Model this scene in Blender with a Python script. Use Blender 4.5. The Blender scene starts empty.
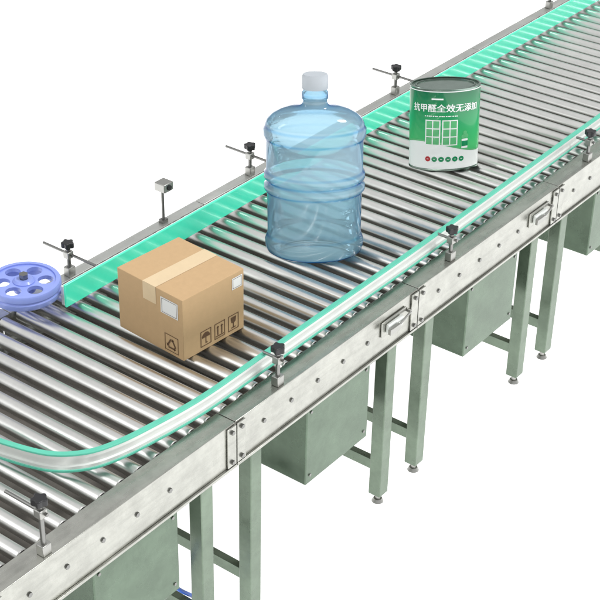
import bpy, bmesh, math, random
from mathutils import Vector, Matrix
random.seed(4)
D=bpy.data; COL=bpy.context.scene.collection
# camera: focal (px at 600), yaw, pitch, roll, position
F0,YAW,PIT,ROL=1490.16,.64232,.55487,.02119
CP=Vector((-2.41693,-2.03599,2.35349)); W,h,H=.89637,.14599,.778
FWD=Vector((math.cos(PIT)*math.cos(YAW),math.cos(PIT)*math.sin(YAW),-math.sin(PIT)))
_r=Vector((math.sin(YAW),-math.cos(YAW),0)); _u=_r.cross(FWD)
RT=math.cos(ROL)*_r+math.sin(ROL)*_u; UP=-math.sin(ROL)*_r+math.cos(ROL)*_u
def PR(v):
    d=Vector(v)-CP; z=d.dot(FWD); return 300+F0*d.dot(RT)/z,300-F0*d.dot(UP)/z,F0/z
def B(px,py,z=0,y=None):
    d=FWD+(px-300)/F0*RT-(py-300)/F0*UP
    t=(z-CP.z)/d.z if y is None else (y-CP.y)/d.y
    return CP+t*d
def SX(px,y,z):
    a,b=-3,6
    for _ in range(50):
        m=(a+b)/2
        if PR((m,y,z))[0]<px: a=m
        else: b=m
    return a
# ---------- helpers ----------
class MB:
    def __init__(s): s.v=[]; s.f=[]
    def add(s,vs,fs):
        n=len(s.v); s.v+= [tuple(v) for v in vs]; s.f+=[tuple(i+n for i in f) for f in fs]; return s
    def box(s,x0,x1,y0,y1,z0,z1):
        return s.add([(x,y,z) for x in(x0,x1) for y in(y0,y1) for z in(z0,z1)],[(0,1,3,2),(4,6,7,5),(0,4,5,1),(2,3,7,6),(0,2,6,4),(1,5,7,3)])
    def cyl(s,p0,p1,r0,r1=None,n=20,caps=True):
        p0=Vector(p0);p1=Vector(p1); r1=r0 if r1 is None else r1
        a=(p1-p0).normalized(); u=a.orthogonal().normalized(); w=a.cross(u)
        vs=[]
        for p,r in((p0,r0),(p1,r1)):
            for i in range(n):
                t=2*math.pi*i/n; vs.append(p+r*(math.cos(t)*u+math.sin(t)*w))
        fs=[(i,(i+1)%n,n+(i+1)%n,n+i) for i in range(n)]
        if caps: fs+=[tuple(range(n))[::-1],tuple(range(n,2*n))]
        return s.add(vs,fs)
    def lathe(s,prof,c=(0,0,0),n=48,close=False,ends=(1,1),ridge=0):
        vs=[];fs=[];m=len(prof)
        for r,z in prof:
            for i in range(n):
                t=2*math.pi*i/n; rr=r*(1+ridge*(1 if i%2 else -1)); vs.append((c[0]+rr*math.cos(t),c[1]+rr*math.sin(t),c[2]+z))
        for k in range(m-1 if not close else m):
            k2=(k+1)%m
            for i in range(n): fs.append((k*n+i,k*n+(i+1)%n,k2*n+(i+1)%n,k2*n+i))
        if not close:
            if ends[0]: fs.append(tuple(range(n))[::-1])
            if ends[1]: fs.append(tuple(range((m-1)*n,m*n)))
        return s.add(vs,fs)
    def prismx(s,poly,x0,x1):
        n=len(poly); vs=[(x,y,z) for x in(x0,x1) for y,z in poly]
        return s.add(vs,[(i,(i+1)%n,n+(i+1)%n,n+i) for i in range(n)]+[tuple(range(n))[::-1],tuple(range(n,2*n))])
    def sweep(s,path,poly):
        n=len(poly); m=len(path); vs=[]
        for i,p in enumerate(path):
            t=(path[min(i+1,m-1)]-path[max(i-1,0)]); t.z=0; t.normalize(); nn=Vector((-t.y,t.x,0))
            for o,z in poly: vs.append(p+nn*o+Vector((0,0,z)))
        fs=[]
        for i in range(m-1):
            for k in range(n): fs.append((i*n+k,i*n+(k+1)%n,(i+1)*n+(k+1)%n,(i+1)*n+k))
        fs+=[tuple(range(n))[::-1],tuple(range((m-1)*n,m*n))]
        return s.add(vs,fs)
    def build(s,name,mat,parent=None,bevel=0,smooth=True,local=False,ang=35):
        me=D.meshes.new(name); off=Vector((0,0,0))
        if parent is not None and not local:
            off=parent.location.copy()
            if parent.parent: off+=parent.parent.location
        me.from_pydata([tuple(Vector(v)-off) for v in s.v],[],s.f); me.update()
        bm=bmesh.new(); bm.from_mesh(me); bmesh.ops.recalc_face_normals(bm,faces=bm.faces); bm.to_mesh(me); bm.free()
        if smooth: me.shade_smooth(); me.set_sharp_from_angle(angle=math.radians(ang))
        me.materials.append(mat); o=D.objects.new(name,me); COL.objects.link(o)
        if parent is not None: o.parent=parent
        if bevel:
            b=o.modifiers.new('bevel','BEVEL'); b.width=bevel; b.segments=2; b.limit_method='ANGLE'; b.angle_limit=math.radians(40)
        return o
def thing(name,loc,label,cat,group=None,rz=0):
    o=D.objects.new(name,None); COL.objects.link(o); o.location=loc; o.rotation_euler=(0,0,rz); o['label']=label;o['category']=cat
    if group:o['group']=group
    return o
def copy_tree(o,parent=None):
    c=o.copy(); COL.objects.link(c); c.parent=parent
    for ch in list(o.children): copy_tree(ch,c)
    return c
def mat(name,col,rough=.5,metal=0,noise=0,nscale=20,bump=0,stretch=None,emis=0,coat=0,rvar=0,stain=0,sscale=7,ecol=(1,1,1)):
    m=D.materials.new(name); m.use_nodes=True; nt=m.node_tree; b=nt.nodes['Principled BSDF']
    b.inputs['Base Color'].default_value=(*col,1); b.inputs['Roughness'].default_value=rough; b.inputs['Metallic'].default_value=metal
    b.inputs['Coat Weight'].default_value=coat
    if emis: b.inputs['Emission Color'].default_value=(*ecol,1); b.inputs['Emission Strength'].default_value=emis
    if noise or bump or rvar:
        tc=nt.nodes.new('ShaderNodeTexCoord'); mp=nt.nodes.new('ShaderNodeMapping'); nz=nt.nodes.new('ShaderNodeTexNoise')
        ge=nt.nodes.new('ShaderNodeNewGeometry'); 
        src=ge.outputs['Position'] if stain else tc.outputs['Object']
        nt.links.new(src,mp.inputs[0]); nt.links.new(mp.outputs[0],nz.inputs['Vector'])
        if stretch: mp.inputs['Scale'].default_value=stretch
        nz.inputs['Scale'].default_value=nscale; nz.inputs['Detail'].default_value=8; nz.inputs['Roughness'].default_value=.65
        if noise:
            mr=nt.nodes.new('ShaderNodeMapRange'); mr.inputs[1].default_value=.3; mr.inputs[2].default_value=.7
            mr.inputs[3].default_value=1-noise; mr.inputs[4].default_value=1+noise
            nt.links.new(nz.outputs[0],mr.inputs[0])
            out=mr.outputs[0]
            if stain:
                n2=nt.nodes.new('ShaderNodeTexNoise'); n2.inputs['Scale'].default_value=sscale; n2.inputs['Detail'].default_value=9; n2.inputs['Roughness'].default_value=.75
                nt.links.new(src,n2.inputs['Vector'])
                m3=nt.nodes.new('ShaderNodeMapRange'); m3.inputs[1].default_value=.42; m3.inputs[2].default_value=.62; m3.inputs[3].default_value=1-stain; m3.inputs[4].default_value=1
                nt.links.new(n2.outputs[0],m3.inputs[0])
                mm=nt.nodes.new('ShaderNodeMath'); mm.operation='MULTIPLY'; nt.links.new(out,mm.inputs[0]); nt.links.new(m3.outputs[0],mm.inputs[1]); out=mm.outputs[0]
            mx=nt.nodes.new('ShaderNodeVectorMath'); mx.operation='SCALE'; mx.inputs[0].default_value=col
            nt.links.new(out,mx.inputs['Scale']); nt.links.new(mx.outputs[0],b.inputs['Base Color'])
        if rvar:
            m2=nt.nodes.new('ShaderNodeMapRange'); m2.inputs[1].default_value=.3; m2.inputs[2].default_value=.7
            m2.inputs[3].default_value=rough-rvar; m2.inputs[4].default_value=rough+rvar
            nt.links.new(nz.outputs[0],m2.inputs[0]); nt.links.new(m2.outputs[0],b.inputs['Roughness'])
        if bump:
            bp=nt.nodes.new('ShaderNodeBump'); bp.inputs['Strength'].default_value=bump; bp.inputs['Distance'].default_value=.002
            nt.links.new(nz.outputs[0],bp.inputs['Height']); nt.links.new(bp.outputs[0],b.inputs['Normal'])
    return m
M=dict(
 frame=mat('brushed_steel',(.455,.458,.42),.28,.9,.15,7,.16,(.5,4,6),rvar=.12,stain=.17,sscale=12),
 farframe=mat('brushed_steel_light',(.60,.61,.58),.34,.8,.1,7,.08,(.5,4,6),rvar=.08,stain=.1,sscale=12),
 roller=mat('roller_steel',(.71,.71,.69),.33,1,.08,14,0,(1,.3,1),rvar=.06,stain=.08,sscale=10),
 axle=mat('axle_steel',(.40,.40,.38),.4,1),
 gapshade=mat('gap_shade_dark',(.20,.185,.165),.6,.2,.3,8),
 leg=mat('leg_steel',(.185,.24,.18),.30,.65,.15,8,.08,rvar=.1,stain=.2),
 cab=mat('cabinet_steel',(.14,.195,.14),.25,.65,.14,5,.06,rvar=.1,stain=.2),
 bolt=mat('bolt_steel',(.25,.25,.24),.35,1),
 green=mat('green_plastic_glow',(.08,.74,.50),.22,0,.06,12,coat=.4,emis=.30,ecol=(.05,.78,.48)),  # far rail plastic, with a glow of its own added to brighten it
 greenedge=mat('green_edge',(.12,.58,.42),.4,0,.08,12),
 alu=mat('aluminium',(.84,.87,.84),.38,.45,.06,8),
 black=mat('black_plastic',(.015,.015,.017),.4),
 blue=mat('wheel_plastic',(.28,.36,.82),.35,0,.08,15,coat=.2),
 card=mat('cardboard',(.58,.39,.21),.9,0,.035,50,.08),
 tape=mat('packing_tape',(.76,.59,.37),.35,0,.03,30),
 white=mat('label_white',(.85,.85,.83),.5),
 ink=mat('brown_ink',(.13,.07,.035),.8),
 tin=mat('tin',(.30,.37,.33),.22,1,.1,20),
 paintwhite=mat('can_white_glow',(.97,.98,.97),.35,coat=.3,emis=.12),  # printed white with a faint self-glow added for brightness
 cangreen=mat('can_green',(.006,.32,.12),.25,0,coat=.5),
 canlime=mat('can_light_green',(.14,.60,.24),.3,coat=.5),
 red=mat('red_print',(.6,.03,.04),.4),
 cap=mat('white_cap',(.50,.54,.58),.4),
 hose=mat('blue_hose',(.02,.12,.6),.35),
 floor=mat('glowing_backdrop',(.8,.8,.8),.9,emis=.98),  # backdrop surface glows by itself so shadows on it wash out
)
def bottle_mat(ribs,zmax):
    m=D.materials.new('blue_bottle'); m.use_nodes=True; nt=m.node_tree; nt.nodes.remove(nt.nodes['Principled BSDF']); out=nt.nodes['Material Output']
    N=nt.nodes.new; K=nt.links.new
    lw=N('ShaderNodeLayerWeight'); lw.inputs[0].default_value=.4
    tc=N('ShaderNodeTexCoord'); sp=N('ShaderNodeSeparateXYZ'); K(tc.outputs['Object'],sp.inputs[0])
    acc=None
    for z,w_,a_ in ribs:   # moulded ribs tinted darker by height, standing in for relief shading
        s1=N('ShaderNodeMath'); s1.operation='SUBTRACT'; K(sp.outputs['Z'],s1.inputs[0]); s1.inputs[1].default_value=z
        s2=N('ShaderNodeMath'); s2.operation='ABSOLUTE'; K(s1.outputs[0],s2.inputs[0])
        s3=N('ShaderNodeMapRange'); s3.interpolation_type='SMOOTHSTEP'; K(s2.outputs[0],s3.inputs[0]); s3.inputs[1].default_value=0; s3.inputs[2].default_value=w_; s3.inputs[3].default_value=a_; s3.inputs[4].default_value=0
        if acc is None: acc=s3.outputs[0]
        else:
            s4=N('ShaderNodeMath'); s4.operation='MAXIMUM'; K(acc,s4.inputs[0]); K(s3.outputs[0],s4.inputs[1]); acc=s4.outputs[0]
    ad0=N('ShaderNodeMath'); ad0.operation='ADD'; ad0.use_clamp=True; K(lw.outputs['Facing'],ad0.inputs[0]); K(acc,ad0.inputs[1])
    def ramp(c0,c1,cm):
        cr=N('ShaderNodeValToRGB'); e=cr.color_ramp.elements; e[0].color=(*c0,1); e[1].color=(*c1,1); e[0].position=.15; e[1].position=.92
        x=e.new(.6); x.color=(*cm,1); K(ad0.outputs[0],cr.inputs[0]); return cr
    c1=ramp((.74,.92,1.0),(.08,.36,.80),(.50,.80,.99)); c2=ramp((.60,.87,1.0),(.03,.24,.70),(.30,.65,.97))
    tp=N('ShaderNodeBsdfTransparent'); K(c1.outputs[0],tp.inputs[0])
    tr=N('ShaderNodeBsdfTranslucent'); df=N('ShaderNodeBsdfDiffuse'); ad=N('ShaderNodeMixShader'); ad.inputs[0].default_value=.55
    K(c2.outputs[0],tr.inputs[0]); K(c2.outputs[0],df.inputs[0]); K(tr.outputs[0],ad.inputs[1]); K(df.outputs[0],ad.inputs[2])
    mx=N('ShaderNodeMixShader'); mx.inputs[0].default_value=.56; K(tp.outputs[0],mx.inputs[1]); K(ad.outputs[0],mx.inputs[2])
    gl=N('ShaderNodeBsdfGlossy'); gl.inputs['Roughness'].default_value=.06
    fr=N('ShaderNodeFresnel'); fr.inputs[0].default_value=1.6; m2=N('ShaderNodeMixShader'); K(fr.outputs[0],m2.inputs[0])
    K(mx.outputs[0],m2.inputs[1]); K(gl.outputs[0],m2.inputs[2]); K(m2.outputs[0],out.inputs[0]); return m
# ---------- dims ----------
tn,tf=.12,.88
X0,L=.030,.873
yg=.075; FW=yg-.012; yfg=.737
FL=-H
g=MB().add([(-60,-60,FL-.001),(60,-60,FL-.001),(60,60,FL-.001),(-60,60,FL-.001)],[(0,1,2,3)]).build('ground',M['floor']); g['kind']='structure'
# ---------- conveyor section ----------
NR=13; pitch=L/NR; R=pitch*.30
def section():
    t=thing('conveyor_section',(X0,0,FL),'','conveyor','steel roller conveyor sections joined in a row')
    a,b=X0+.0015,X0+L-.0015; T=.004
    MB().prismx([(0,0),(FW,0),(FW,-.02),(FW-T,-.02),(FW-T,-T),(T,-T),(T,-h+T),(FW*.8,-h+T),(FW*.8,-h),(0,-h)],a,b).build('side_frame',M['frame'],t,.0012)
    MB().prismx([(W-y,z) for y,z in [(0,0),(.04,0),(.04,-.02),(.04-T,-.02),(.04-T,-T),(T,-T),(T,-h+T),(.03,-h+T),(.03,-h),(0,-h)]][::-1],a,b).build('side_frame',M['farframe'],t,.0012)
    MB().box(a,b,FW*.8+.002,W-.035,-h+.004,-h+.010).build('gap_shade_sheet',M['gapshade'],t)  # dark sheet added below the rollers to keep the gaps in shade
    MB().box(a,b,-.0075,-.0005,-h+.001,-h+.010).build('edge_lip',M['frame'],t,.001)
    for i in range(NR):
        x=X0+(i+.5)*pitch
        m=MB(); y0=FW+.003;y1=W-.044
        prof=[(R*.9,y0),(R,y0+.002),(R,y1-.002),(R*.9,y1)]
        vs=[];n=24
        for r,y in prof:
            for k in range(n):
                q=2*math.pi*k/n; vs.append((x+r*math.cos(q),y,-R+.002+r*math.sin(q)))
        fs=[(j*n+k,j*n+(k+1)%n,(j+1)*n+(k+1)%n,(j+1)*n+k) for j in range(3) for k in range(n)]+[tuple(range(n)),tuple(range(3*n,4*n))]
        m.add(vs,fs); ro=m.build('roller',M['roller'],t)
        MB().cyl((x,y0-.004,-R+.002),(x,y1+.004,-R+.002),R*.35,n=8).build('axle',M['axle'],ro)
    for s,xe in((0,a),(1,b)):
        x0,x1=(xe+.001,xe+.036) if s==0 else (xe-.036,xe-.001)
        pl=MB().box(x0,x1,-.006,-.001,-h+.012,-.006).build('joint_plate',M['frame'],t,.001)
        for zz in(-.022,-h+.026):
            xc=(x0+x1)/2
            MB().cyl((xc,-.0055,zz),(xc,-.012,zz),.0065,n=6).build('bolt',M['bolt'],pl)
    for k in range(5):
        xx=X0+L*(.14+.14*k)
        MB().cyl((xx,.001,-h*.45),(xx,-.004,-h*.45),.007,n=6).build('bolt',M['bolt'],t)
    # toggle latch: base plate, raised body, lever, hook on the joint
    lt=MB().box(X0+L*.775,X0+L*.92,-.006,-.0005,-.080,-.028).build('latch',M['frame'],t,.002)
    MB().box(X0+L*.795,X0+L*.885,-.020,-.0065,-.070,-.038).build('latch_body',M['alu'],lt,.004)
    MB().box(X0+L*.785,X0+L*.845,-.032,-.0215,-.064,-.046).cyl((X0+L*.835,-.028,-.055),(X0+L*.935,-.016,-.048),.0035).cyl((X0+L*.935,-.016,-.048),(X0+L*.935,-.0005,-.048),.006).build('latch_handle',M['axle'],lt,.001)
    for tx in(tn,tf):
        for yy in(.012,W-.055):
            x=X0+L*tx
            lg=MB().box(x-.024,x+.024,yy,yy+.045,FL+.035,-h-.001).build('leg',M['leg'],t,.003)
            MB().cyl((x,yy+.022,FL+.008),(x,yy+.022,FL+.036),.009).cyl((x,yy+.022,FL),(x,yy+.022,FL+.012),.020,.014).build('levelling_foot',M['axle'],lg)
        MB().box(x-.012,x+.012,.058,W-.056,FL+.125,FL+.165).build('crossbar',M['leg'],t,.002)
    xa,xb=X0+L*.385,X0+L*.745
    cz=-.435
    cb=MB().box(xa,xb,.012,.012+.27*W,cz,-h-.002).build('cabinet',M['cab'],t,.004)
    for zz in(-h-.03,cz+.03):
        for xx in(xa+.02,xb-.02): MB().cyl((xx,.0125,zz),(xx,.009,zz),.005,n=12).build('screw',M['bolt'],cb)
    return t
s0=section(); secs={0:s0}
for k in(-2,-1,1,2,3):
    c=copy_tree(s0); c.location.x=X0+k*L; secs[k]=c
for ch in list(secs[-1].children):
    if ch.name.startswith('latch'):
        for g2 in list(ch.children): D.objects.remove(g2)
        D.objects.remove(ch)
SL={-2:'roller conveyor section at the far left beyond the blue wheel',-1:'roller conveyor section beside the blue wheel and the curved guide rail',0:'roller conveyor section under the cardboard box',1:'roller conveyor section under the blue water bottle',2:'roller conveyor section under the paint can',3:'farthest roller conveyor section at the upper right beyond the paint can'}
for k,c in secs.items(): c['label']=SL[k]
# ---------- guides ----------
def smooth_path(pts,n=8):
    out=[]
    P4=[2*pts[0]-pts[1]]+pts+[2*pts[-1]-pts[-2]]
    for i in range(1,len(P4)-2):
        a,b,c,d=P4[i-1:i+3]
        for k in range(n):
            t=k/n; out.append(.5*((2*b)+(c-a)*t+(2*a-5*b+4*c-d)*t*t+(-a+3*b-3*c+d)*t**3))
    out.append(pts[-1]); return out
zg=.02
cp=[B(-60,430,zg),B(-25,447,zg),B(10,460,zg),B(50,470,zg),B(85,469,zg),B(115,460,zg),B(150,443,zg)]
sx=B(200,412,zg).x
pts=[Vector((p.x,p.y,0)) for p in cp]+[Vector((sx+ i*.25,yg+max(0,sx+i*.25-1.0)*.017,0)) for i in range(0,14)]
path=smooth_path(pts)
gt=thing('guide_rail',path[60]*1,'silver guide rail with green edges curving along the near side of the rollers','guide rail')
gh=.055
MB().sweep(path,[(-.006,zg+.006),(.006,zg+.006),(.006,zg+gh-.006),(-.006,zg+gh-.006),(-.006,zg+gh-.016),(-.001,zg+gh-.018),(-.001,zg+.018),(-.006,zg+.016)]).build('backing_channel',M['alu'],gt)
MB().sweep(path,[(-.008,zg+gh-.006),(.008,zg+gh-.006),(.008,zg+gh),(-.008,zg+gh)]).build('top_edge',M['greenedge'],gt,.001)
MB().sweep(path,[(-.009,zg),(.010,zg),(.010,zg+.0065),(-.009,zg+.0065)]).build('bottom_edge',M['greenedge'],gt,.001)
MB().sweep(path,[(.0062,zg+.008),(.010,zg+.008),(.010,zg+gh-.008),(.0062,zg+gh-.008)]).build('wear_strip',M['greenedge'],gt)
fx0=SX(65,yfg,.05)
ft=thing('guide_rail',(fx0,yfg,0),'wide bright green guide rail along the far side of the rollers','guide rail')
fp=[Vector((fx0+i*.3,yfg,0)) for i in range(16)]
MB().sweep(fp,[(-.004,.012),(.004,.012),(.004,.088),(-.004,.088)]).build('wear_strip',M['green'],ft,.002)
MB().sweep(fp,[(.0042,.016),(.016,.016),(.016,.08),(.0042,.08)]).build('backing_channel',M['alu'],ft,.001)
# ---------- brackets ----------
def bracket(x,y,side,hz,label,gy,rodlen=.1,tw=0):
    t=thing('rail_clamp',(x,y,0),label,'clamp','clamps with black knobs holding the guide rails')
    MB().box(x-.014,x+.014,y-.012,y+.012,.0,.03).build('base_block',M['axle'],t,.002)
    MB().cyl((x,y,.028),(x,y,hz),.0065).build('post',M['bolt'],t)
    MB().box(x-.012,x+.012,y-.012,y+.012,hz-.03,hz-.006).build('clamp_block',M['axle'],t,.003)
    ya,yb=(gy,y-.02) if side<0 else (gy,y+rodlen)
    MB().cyl((x+.003,ya,hz-.018),(x+.003,yb,hz-.018),.0045).build('rod',M['bolt'],t)
    m=MB().cyl((x,y,hz),(x,y,hz+.008),.008)
    n=30; vs=[]
    for z in(hz+.008,hz+.026):
        for k in range(n):
            q=2*math.pi*k/n; r=.018+.003*math.cos(5*q+tw); vs.append((x+r*math.cos(q),y+r*math.sin(q),z))
    m.add(vs,[(k,(k+1)%n,n+(k+1)%n,n+k) for k in range(n)]+[tuple(range(n))[::-1],tuple(range(n,2*n))])
    m.build('knob',M['black'],t,.002)
for i,(px,hz,l) in enumerate(((40,.14,'black knobbed clamp at the lower left, nearest the curved rail end'),(278,.1,'black knobbed clamp on the near rail, right of the cardboard box'),(452,.09,'black knobbed clamp on the near rail, below the paint can'),(590,.09,'black knobbed clamp on the near rail at the right picture edge'))):
    bracket(SX(px,.02,hz),.02,-1,hz,l,yg-.002 if px>60 else .14,tw=i*1.3)
for i,(px,hz,l) in enumerate(((68,.09,'black knobbed clamp on the far frame beside the blue wheel'),(250,.09,'black knobbed clamp on the far frame just left of the water bottle'),(396,.09,'black knobbed clamp on the far frame just left of the paint can'),(551,.09,'black knobbed clamp on the far frame at the top picture edge'))):
    bracket(SX(px,W-.02,hz),W-.02,1,hz,l,yfg+.017,.11,tw=i*1.7)
x=SX(163,W-.018,.05); y=W-.018
t=thing('photo_sensor',(x,y,0),'small grey sensor head on a thin post at the far frame behind the cardboard box','sensor')
MB().cyl((x,y,0),(x,y,.115),.005).box(x-.012,x+.012,y-.01,y+.01,0,.012).build('post',M['bolt'],t)
MB().box(x-.014,x+.03,y-.022,y+.022,.115,.145).build('sensor_head',M['axle'],t,.003)
MB().cyl((x+.008,y-.0225,.13),(x+.008,y-.026,.13),.009).build('lens',M['black'],t)
# wheel
q=B(24,281,.075); _,_,s=PR(q); wr=37/s
t=thing('corner_wheel',(q.x,q.y,-.05),'blue plastic wheel with round holes at the left end of the far rail','wheel')
cu=D.curves.new('w','CURVE'); cu.dimensions='2D'; cu.fill_mode='BOTH'; cu.extrude=.006
def circ(cx,cy,r,n=40):
    sp=cu.splines.new('POLY'); sp.points.add(n-1); sp.use_cyclic_u=True
    for i in range(n):
        a=2*math.pi*i/n; sp.points[i].co=(cx+r*math.cos(a),cy+r*math.sin(a),0,1)
circ(0,0,wr*.87,64)
for k in range(6): circ(wr*.58*math.cos(k*math.pi/3+.3),wr*.58*math.sin(k*math.pi/3+.3),wr*.215,24)
co=D.objects.new('w',cu); me=D.meshes.new_from_object(co); D.objects.remove(co)
me.materials.clear(); me.materials.append(M['blue']); web=D.objects.new('wheel_web',me); COL.objects.link(web); web.parent=t; web.location=(0,0,.05+.069)
MB().lathe([(wr*.86,.035),(wr*.97,.035),(wr,.04),(wr,.052),(wr*.96,.057),(wr,.062),(wr,.075),(wr*.97,.08),(wr*.86,.08)],(q.x,q.y,0),64,True).build('rim',M['blue'],t)
MB().lathe([(0.012,.045),(wr*.3,.045),(wr*.3,.078),(wr*.24,.084),(.012,.084)],(q.x,q.y,0),32,True).build('hub',M['blue'],t)
MB().cyl((q.x,q.y,-.05),(q.x,q.y,.09),.011,n=16).cyl((q.x,q.y,.09),(q.x,q.y,.1),.014,n=6).build('shaft',M['bolt'],t)
# hose
hp=[B(a,b,0,.1) for a,b in((158,572),(168,581),(180,590),(194,597),(206,606))]
hp=smooth_path(hp,6); t=thing('air_hose',hp[0],'thin blue hose hanging from the lowest left cabinet','hose')
m=MB()
for a_,b_ in zip(hp,hp[1:]): m.cyl(a_,b_,.006,n=10,caps=False)
m.build('hose_line',M['hose'],t)
# ---------- cardboard box ----------
F=B(184,362);Lp=B(120,327);Rp=B(244,328)
uL=(Lp-F);uR=(Rp-F); la,lb=uL.length,uR.length; uL.normalize();uR.normalize()
aR=math.atan2(uR.y,uR.x); aL=math.atan2(uL.y,uL.x)-math.pi/2; rz=(aR+aL)/2
hb=.199
t=thing('cardboard_box',(F.x,F.y,.002),'tan cardboard box sealed with tape, standing on the rollers left of the bottle','box',rz=rz)
bx=MB().box(0,lb,0,la,0,hb).build('carton',M['card'],t,.0015,local=True)
class Plane:
    def __init__(s,fn): s.fn=fn; s.m=MB()
    def poly(s,pts): s.m.add([s.fn(u,v) for u,v in pts],[tuple(range(len(pts)))]); return s
    def rect(s,u0,v0,u1,v1): return s.poly([(u0,v0),(u1,v0),(u1,v1),(u0,v1)])
    def stroke(s,pts,w,closed=False):
        pts=[Vector(p) for p in pts]
        if closed: pts=pts+[pts[0]]
        for a,b in zip(pts,pts[1:]):
            d=(b-a).normalized()*w/2; n=Vector((-d.y,d.x)); s.poly([a-d+n,a-d-n,b+d-n,b+d+n])
        return s
fr=lambda e:Plane(lambda u,v:(u,-e,v))
fl=lambda e:Plane(lambda u,v:(-e,u,v))
u0,u1=la*.40,la*.60
Plane(lambda u,v:(u,v,hb+.0008)).rect(-.0008,u0,lb+.0008,u1).m.build('tape_strip',M['tape'],bx,local=True)
fl(.0009).rect(u0,hb*.72,u1,hb+.0008).m.build('tape_strip',M['tape'],bx,local=True)
fl(.001).rect(la*.07,hb*.64,la*.33,hb*.9).m.build('label',M['white'],bx,local=True)
fr(.001).rect(lb*.80,hb*.74,lb*.97,hb*.93).m.build('label',M['white'],bx,local=True)
fl(.0015).stroke([(la*.09,hb*.66),(la*.31,hb*.66),(la*.31,hb*.88),(la*.09,hb*.88)],.0012,True).m.build('label_border',M['ink'],bx,local=True)
fr(.0015).stroke([(lb*.815,hb*.76),(lb*.955,hb*.76),(lb*.955,hb*.91),(lb*.815,hb*.91)],.0012,True).m.build('label_border',M['ink'],bx,local=True)
def arrow(pl,a,b,w):
    a=Vector(a);b=Vector(b);d=(b-a).normalized();n=Vector((-d.y,d.x)); m=b-d*w*1.6
    pl.stroke([a,m],w); pl.poly([m+n*w*1.3,m-n*w*1.3,b])
pl=fl(.0012); cx,cy,r=la*.18,hb*.17,hb*.11
tri=[(cx+r*math.sin(k*2*math.pi/3),cy+r*math.cos(k*2*math.pi/3)) for k in range(3)]
for k in range(3):
    a=Vector(tri[k]);b=Vector(tri[(k+1)%3]); arrow(pl,a.lerp(b,.22),a.lerp(b,.95),.005)
pl.stroke([(cx-.026,cy-.022),(cx+.026,cy-.022),(cx+.026,cy+.03),(cx-.026,cy+.03)],.002,True)
pl.m.build('recycling_mark',M['ink'],bx,local=True)
e=hb*.2
def frame3(pl,cu,cv): pl.stroke([(cu-e/2,cv-e*.62),(cu+e/2,cv-e*.62),(cu+e/2,cv+e*.62),(cu-e/2,cv+e*.62)],.0022,True)
cv=hb*.2
pl=fr(.0012); cu_=lb*.36; frame3(pl,cu_,cv)
pl.poly([(cu_+e*.4*math.cos(a),cv+e*.05+e*.42*math.sin(a)) for a in [math.pi*k/8 for k in range(9)]]); pl.stroke([(cu_,cv),(cu_,cv-e*.42),(cu_+e*.12,cv-e*.42)],.003)
pl.m.build('umbrella_mark',M['ink'],bx,local=True)
pl=fr(.0012); cu_=lb*.59; frame3(pl,cu_,cv)
for d in(-e*.2,e*.2): arrow(pl,(cu_+d,cv-e*.32),(cu_+d,cv+e*.42),.004)
pl.stroke([(cu_-e*.36,cv-e*.45),(cu_+e*.36,cv-e*.45)],.003); pl.m.build('upright_mark',M['ink'],bx,local=True)
pl=fr(.0012); cu_=lb*.82; frame3(pl,cu_,cv)
pl.poly([(cu_-e*.28,cv+e*.45),(cu_-e*.2,cv+.0),(cu_,cv-e*.08),(cu_+e*.2,cv),(cu_+e*.28,cv+e*.45)]); pl.stroke([(cu_,cv-e*.1),(cu_,cv-e*.42)],.003); pl.stroke([(cu_-e*.2,cv-e*.44),(cu_+e*.2,cv-e*.44)],.003)
pl.m.build('fragile_mark',M['ink'],bx,local=True)
# ---------- bottle ----------
th0=math.atan2(-FWD.y,-FWD.x)
FH=Vector((FWD.x,FWD.y,0)).normalized()
def oval(root,f):
    mt=Matrix.Rotation(th0,4,'Z')@Matrix.Diagonal((f,1,1,1))@Matrix.Rotation(-th0,4,'Z')
    def rec(o):
        for c in o.children:
            c.data.transform(mt); c.data.update(); rec(c)
    rec(root)
def lean(root,deg): root.rotation_euler=Matrix.Rotation(math.radians(deg),3,FH).to_euler()
q=B(314,252.5); _,_,s=PR(q); cpz=(PR(q)[1]-PR(q+Vector((0,0,.4)))[1])/.4
t=thing('water_bottle',(q.x,q.y,.003),'large translucent blue ribbed water bottle with white cap standing on the rollers','bottle')
pr=[(36,0),(43,1),(47,4),(48.6,9),(48.8,15),(47.4,19),(46.3,22),(46.2,25),(46.2,61),(46.8,63),(49.0,65.5),(49.0,70),(46.2,72),(46.2,74.5),(49.0,76.5),(49.0,81.5),(46.8,84),(46.8,113),(48.2,115.5),(49.2,118),(49.2,123.5),(47.4,126),(47.2,128),(45.2,132),(40.2,136),(33,139.4),(25,141.6),(17.5,143.2),(13.2,145),(11.6,147.5),(11.3,150),(12.6,151.5),(12.6,157),(11.3,158.5),(11.3,166)]
pr=[(r/s,z/cpz) for r,z in pr]
ribs=[(z/cpz,w_/cpz,a_) for z,w_,a_ in ((2,4,.45),(20,3,.28),(64,2.2,.4),(73.2,2.6,.5),(83,2.4,.4),(114.5,2.5,.35),(126,2.6,.42),(145,4,.35),(155,5,.4))]
M['bottle']=bottle_mat(ribs,162/cpz)
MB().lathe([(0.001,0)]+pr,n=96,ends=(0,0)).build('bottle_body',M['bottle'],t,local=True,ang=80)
MB().lathe([(11.6/s,160/cpz),(12.2/s,160.5/cpz),(12.2/s,171.5/cpz),(11.2/s,173.5/cpz),(.001,173.5/cpz)],n=80,ridge=.018).build('cap',M['cap'],t,local=True,ang=60)
oval(t,.58); lean(t,-1.0)
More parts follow.
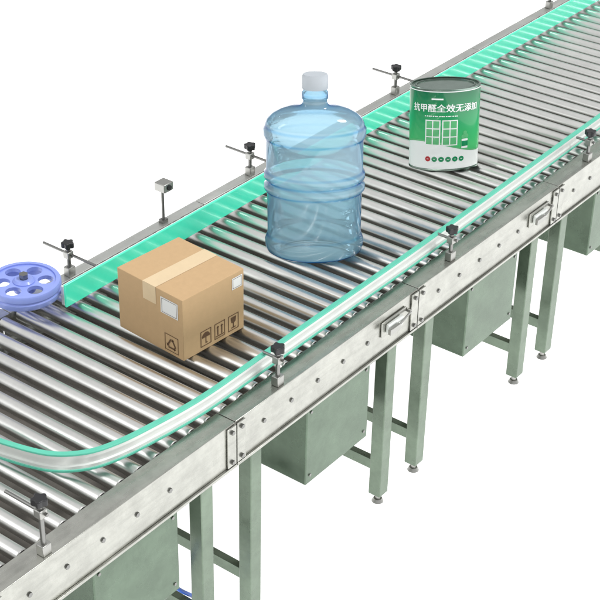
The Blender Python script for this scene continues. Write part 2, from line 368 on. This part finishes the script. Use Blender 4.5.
# ---------- can ----------
q=B(443,165); _,_,s=PR(q); cpz=(PR(q)[1]-PR(q+Vector((0,0,.2)))[1])/.2
cr=34/s; ch=80.5/cpz
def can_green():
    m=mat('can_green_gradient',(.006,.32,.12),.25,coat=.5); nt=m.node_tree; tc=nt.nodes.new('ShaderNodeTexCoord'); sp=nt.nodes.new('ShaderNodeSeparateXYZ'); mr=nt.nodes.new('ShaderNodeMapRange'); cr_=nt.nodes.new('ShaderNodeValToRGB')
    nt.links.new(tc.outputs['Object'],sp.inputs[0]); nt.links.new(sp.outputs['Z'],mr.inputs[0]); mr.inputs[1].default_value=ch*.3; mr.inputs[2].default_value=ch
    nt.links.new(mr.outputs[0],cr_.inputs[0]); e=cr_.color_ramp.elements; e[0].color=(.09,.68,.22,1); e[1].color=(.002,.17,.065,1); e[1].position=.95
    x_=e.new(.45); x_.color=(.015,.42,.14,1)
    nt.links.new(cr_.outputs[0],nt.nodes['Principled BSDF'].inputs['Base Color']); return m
M['cg']=can_green()
t=thing('paint_can',(q.x,q.y,.003),'green and white paint can with a metal lid, farthest item on the rollers','can')
MB().lathe([(cr*.9,.004),(cr*.96,0),(cr*1.01,.001),(cr*1.01,.006),(cr,.008),(cr,ch-.008),(cr*1.01,ch-.006),(cr*1.015,ch-.002),(cr*1.0,ch),(cr*.95,ch),(cr*.94,ch-.006),(cr*.86,ch-.006),(cr*.85,ch-.003),(cr*.82,ch-.003),(cr*.81,ch-.007),(.001,ch-.007)],n=72).build('can_body',M['tin'],t,local=True)
def cyl(e): return lambda u,v:((cr+e)*math.cos(th0+u/cr),(cr+e)*math.sin(th0+u/cr),v)
def wrap(e,ua,ub,va,vb,n=48):
    m=MB(); fn=cyl(e); vs=[];fs=[]
    for i in range(n+1):
        u=ua+(ub-ua)*i/n; a=va(u) if callable(va) else va; b=vb(u) if callable(vb) else vb
        vs+=[fn(u,a),fn(u,b)]
    for i in range(n): fs.append((2*i,2*i+2,2*i+3,2*i+1))
    return m.add(vs,fs)
full=math.pi*cr*.999
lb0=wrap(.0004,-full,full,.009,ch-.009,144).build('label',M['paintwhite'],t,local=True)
wave=lambda u:ch*(.30-.07*math.sin(u/cr*1.6-.4))
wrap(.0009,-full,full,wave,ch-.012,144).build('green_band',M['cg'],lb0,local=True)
wrap(.0012,-full,full,lambda u:wave(u)-.003,lambda u:wave(u)+.003,144).build('light_band',M['canlime'],lb0,local=True)
def text(body,size,u,v,e,mt,parent,nm='lettering',shift=0):
    c=D.curves.new('x','FONT'); c.body=body; c.size=size; c.align_x='CENTER'; c.align_y='CENTER'
    o=D.objects.new('x',c); COL.objects.link(o); bpy.context.view_layer.update()
    me=D.meshes.new_from_object(o.evaluated_get(bpy.context.evaluated_depsgraph_get())); D.objects.remove(o)
    mb=MB()
    for j,(du,dv) in enumerate(((-shift,0),(shift,0),(0,shift*.7))):
        fn=cyl(e+j*.0003); mb.add([fn(u+vv.co.x+du,v+vv.co.y+dv) for vv in me.vertices],[tuple(p.vertices) for p in me.polygons])
    mb.build(nm,mt,parent,local=True,smooth=False)
text('抗甲醛全效无添加',cr*.262,0,ch*.765,.0032,M['paintwhite'],lb0,shift=cr*.0075)
def wr_(u0,u1,v0,v1,e=.002): return wrap(e,u0,u1,v0,v1,6)
def join(*ms):
    m=MB()
    for a in ms: m.add(a.v,a.f)
    return m
def win(uc,vc,w_,h_):
    ms=[];b=w_*.07
    for k in range(2+1): ms.append(wr_(uc-w_/2+k*(w_-b)/2,uc-w_/2+k*(w_-b)/2+b,vc-h_/2,vc+h_/2))
    for k in range(4): ms.append(wr_(uc-w_/2,uc+w_/2,vc-h_/2+k*(h_-b)/3,vc-h_/2+k*(h_-b)/3+b,.0023))
    return ms
UW=(-cr*.37,cr*.13)
join(*(win(UW[0],ch*.475,cr*.45,ch*.31)+win(UW[1],ch*.475,cr*.45,ch*.31))).build('window_picture',M['paintwhite'],lb0,local=True)
join(*[wr_(uc-cr*.21,uc+cr*.21,ch*.33,ch*.62,.0015) for uc in UW]).build('window_panes',M['canlime'],lb0,local=True)
wr_(cr*.49,cr*.70,ch*.275,ch*.39).build('small_can_picture',M['paintwhite'],lb0,local=True)
wr_(cr*.49,cr*.70,ch*.30,ch*.365,.0026).build('small_can_band',M['cangreen'],lb0,local=True)
def disc(u,v,r,e,n=14):
    fn=cyl(e); return MB().add([fn(u+r*math.cos(2*math.pi*i/n),v+r*math.sin(2*math.pi*i/n)) for i in range(n)],[tuple(range(n))])
join(disc(cr*.54,ch*.42,cr*.065,.0024),disc(cr*.65,ch*.425,cr*.07,.0027),disc(cr*.595,ch*.465,cr*.065,.003)).build('plant_picture',M['canlime'],lb0,local=True)
wr_(-cr*.42,-cr*.08,ch*.872,ch*.89).build('badge',M['paintwhite'],lb0,local=True)
join(*[wr_(cr*(-.62+.062*k),cr*(-.62+.062*k+.03+.012*(k%3)),ch*.670,ch*.682,.0022) for k in range(16)]).build('small_print',M['paintwhite'],lb0,local=True)
for k in range(6):
    u=(-.5+.2*k)*cr; vc=ch*.15
    disc(u,vc,cr*.083,.0017,16).build('round_icon',M['red'] if k==0 else M['cangreen'],lb0,local=True)
    wrap(.0022,u-cr*.028,u+cr*.028,vc-cr*.008,vc+cr*.008,2).build('icon_mark',M['paintwhite'],lb0,local=True)
oval(t,.46); lean(t,-2.4)
# ---------- light, camera ----------
w=D.worlds.new('World'); bpy.context.scene.world=w; w.use_nodes=True; nt=w.node_tree; bg=nt.nodes['Background']
tc=nt.nodes.new('ShaderNodeTexCoord'); sp=nt.nodes.new('ShaderNodeSeparateXYZ'); cr_=nt.nodes.new('ShaderNodeValToRGB')
nt.links.new(tc.outputs['Generated'],sp.inputs[0]); nt.links.new(sp.outputs['Z'],cr_.inputs[0]); nt.links.new(cr_.outputs[0],bg.inputs[0])
e=cr_.color_ramp.elements; e[0].position=0; e[0].color=(.34,.35,.35,1); e[1].position=.75; e[1].color=(1,1,1,1)
bg.inputs[1].default_value=.92
sl=D.lights.new('sun','SUN'); sl.energy=1.5; sl.angle=math.radians(14); so=D.objects.new('sun',sl); COL.objects.link(so)
so.rotation_euler=Vector((.25,-.45,.85)).to_track_quat('Z','Y').to_euler()
al=D.lights.new('softbox','AREA'); al.shape='RECTANGLE'; al.size=.5; al.size_y=2.4; al.energy=16
ao=D.objects.new('softbox',al); COL.objects.link(ao)
tgt=Vector((.7,.5,.3)); pos=tgt-RT*3.0-FWD*1.8+Vector((0,0,.9)); ao.location=pos; ao.rotation_euler=(pos-tgt).to_track_quat('Z','Y').to_euler()
cam=D.objects.new('camera',D.cameras.new('camera')); COL.objects.link(cam)
cam.data.lens=F0/600*36; cam.data.sensor_width=36; cam.data.clip_end=300
MM=Matrix((RT,UP,-FWD)).transposed().to_4x4(); MM.translation=CP; cam.matrix_world=MM
bpy.context.scene.camera=cam
bpy.context.scene.view_settings.view_transform='Standard'
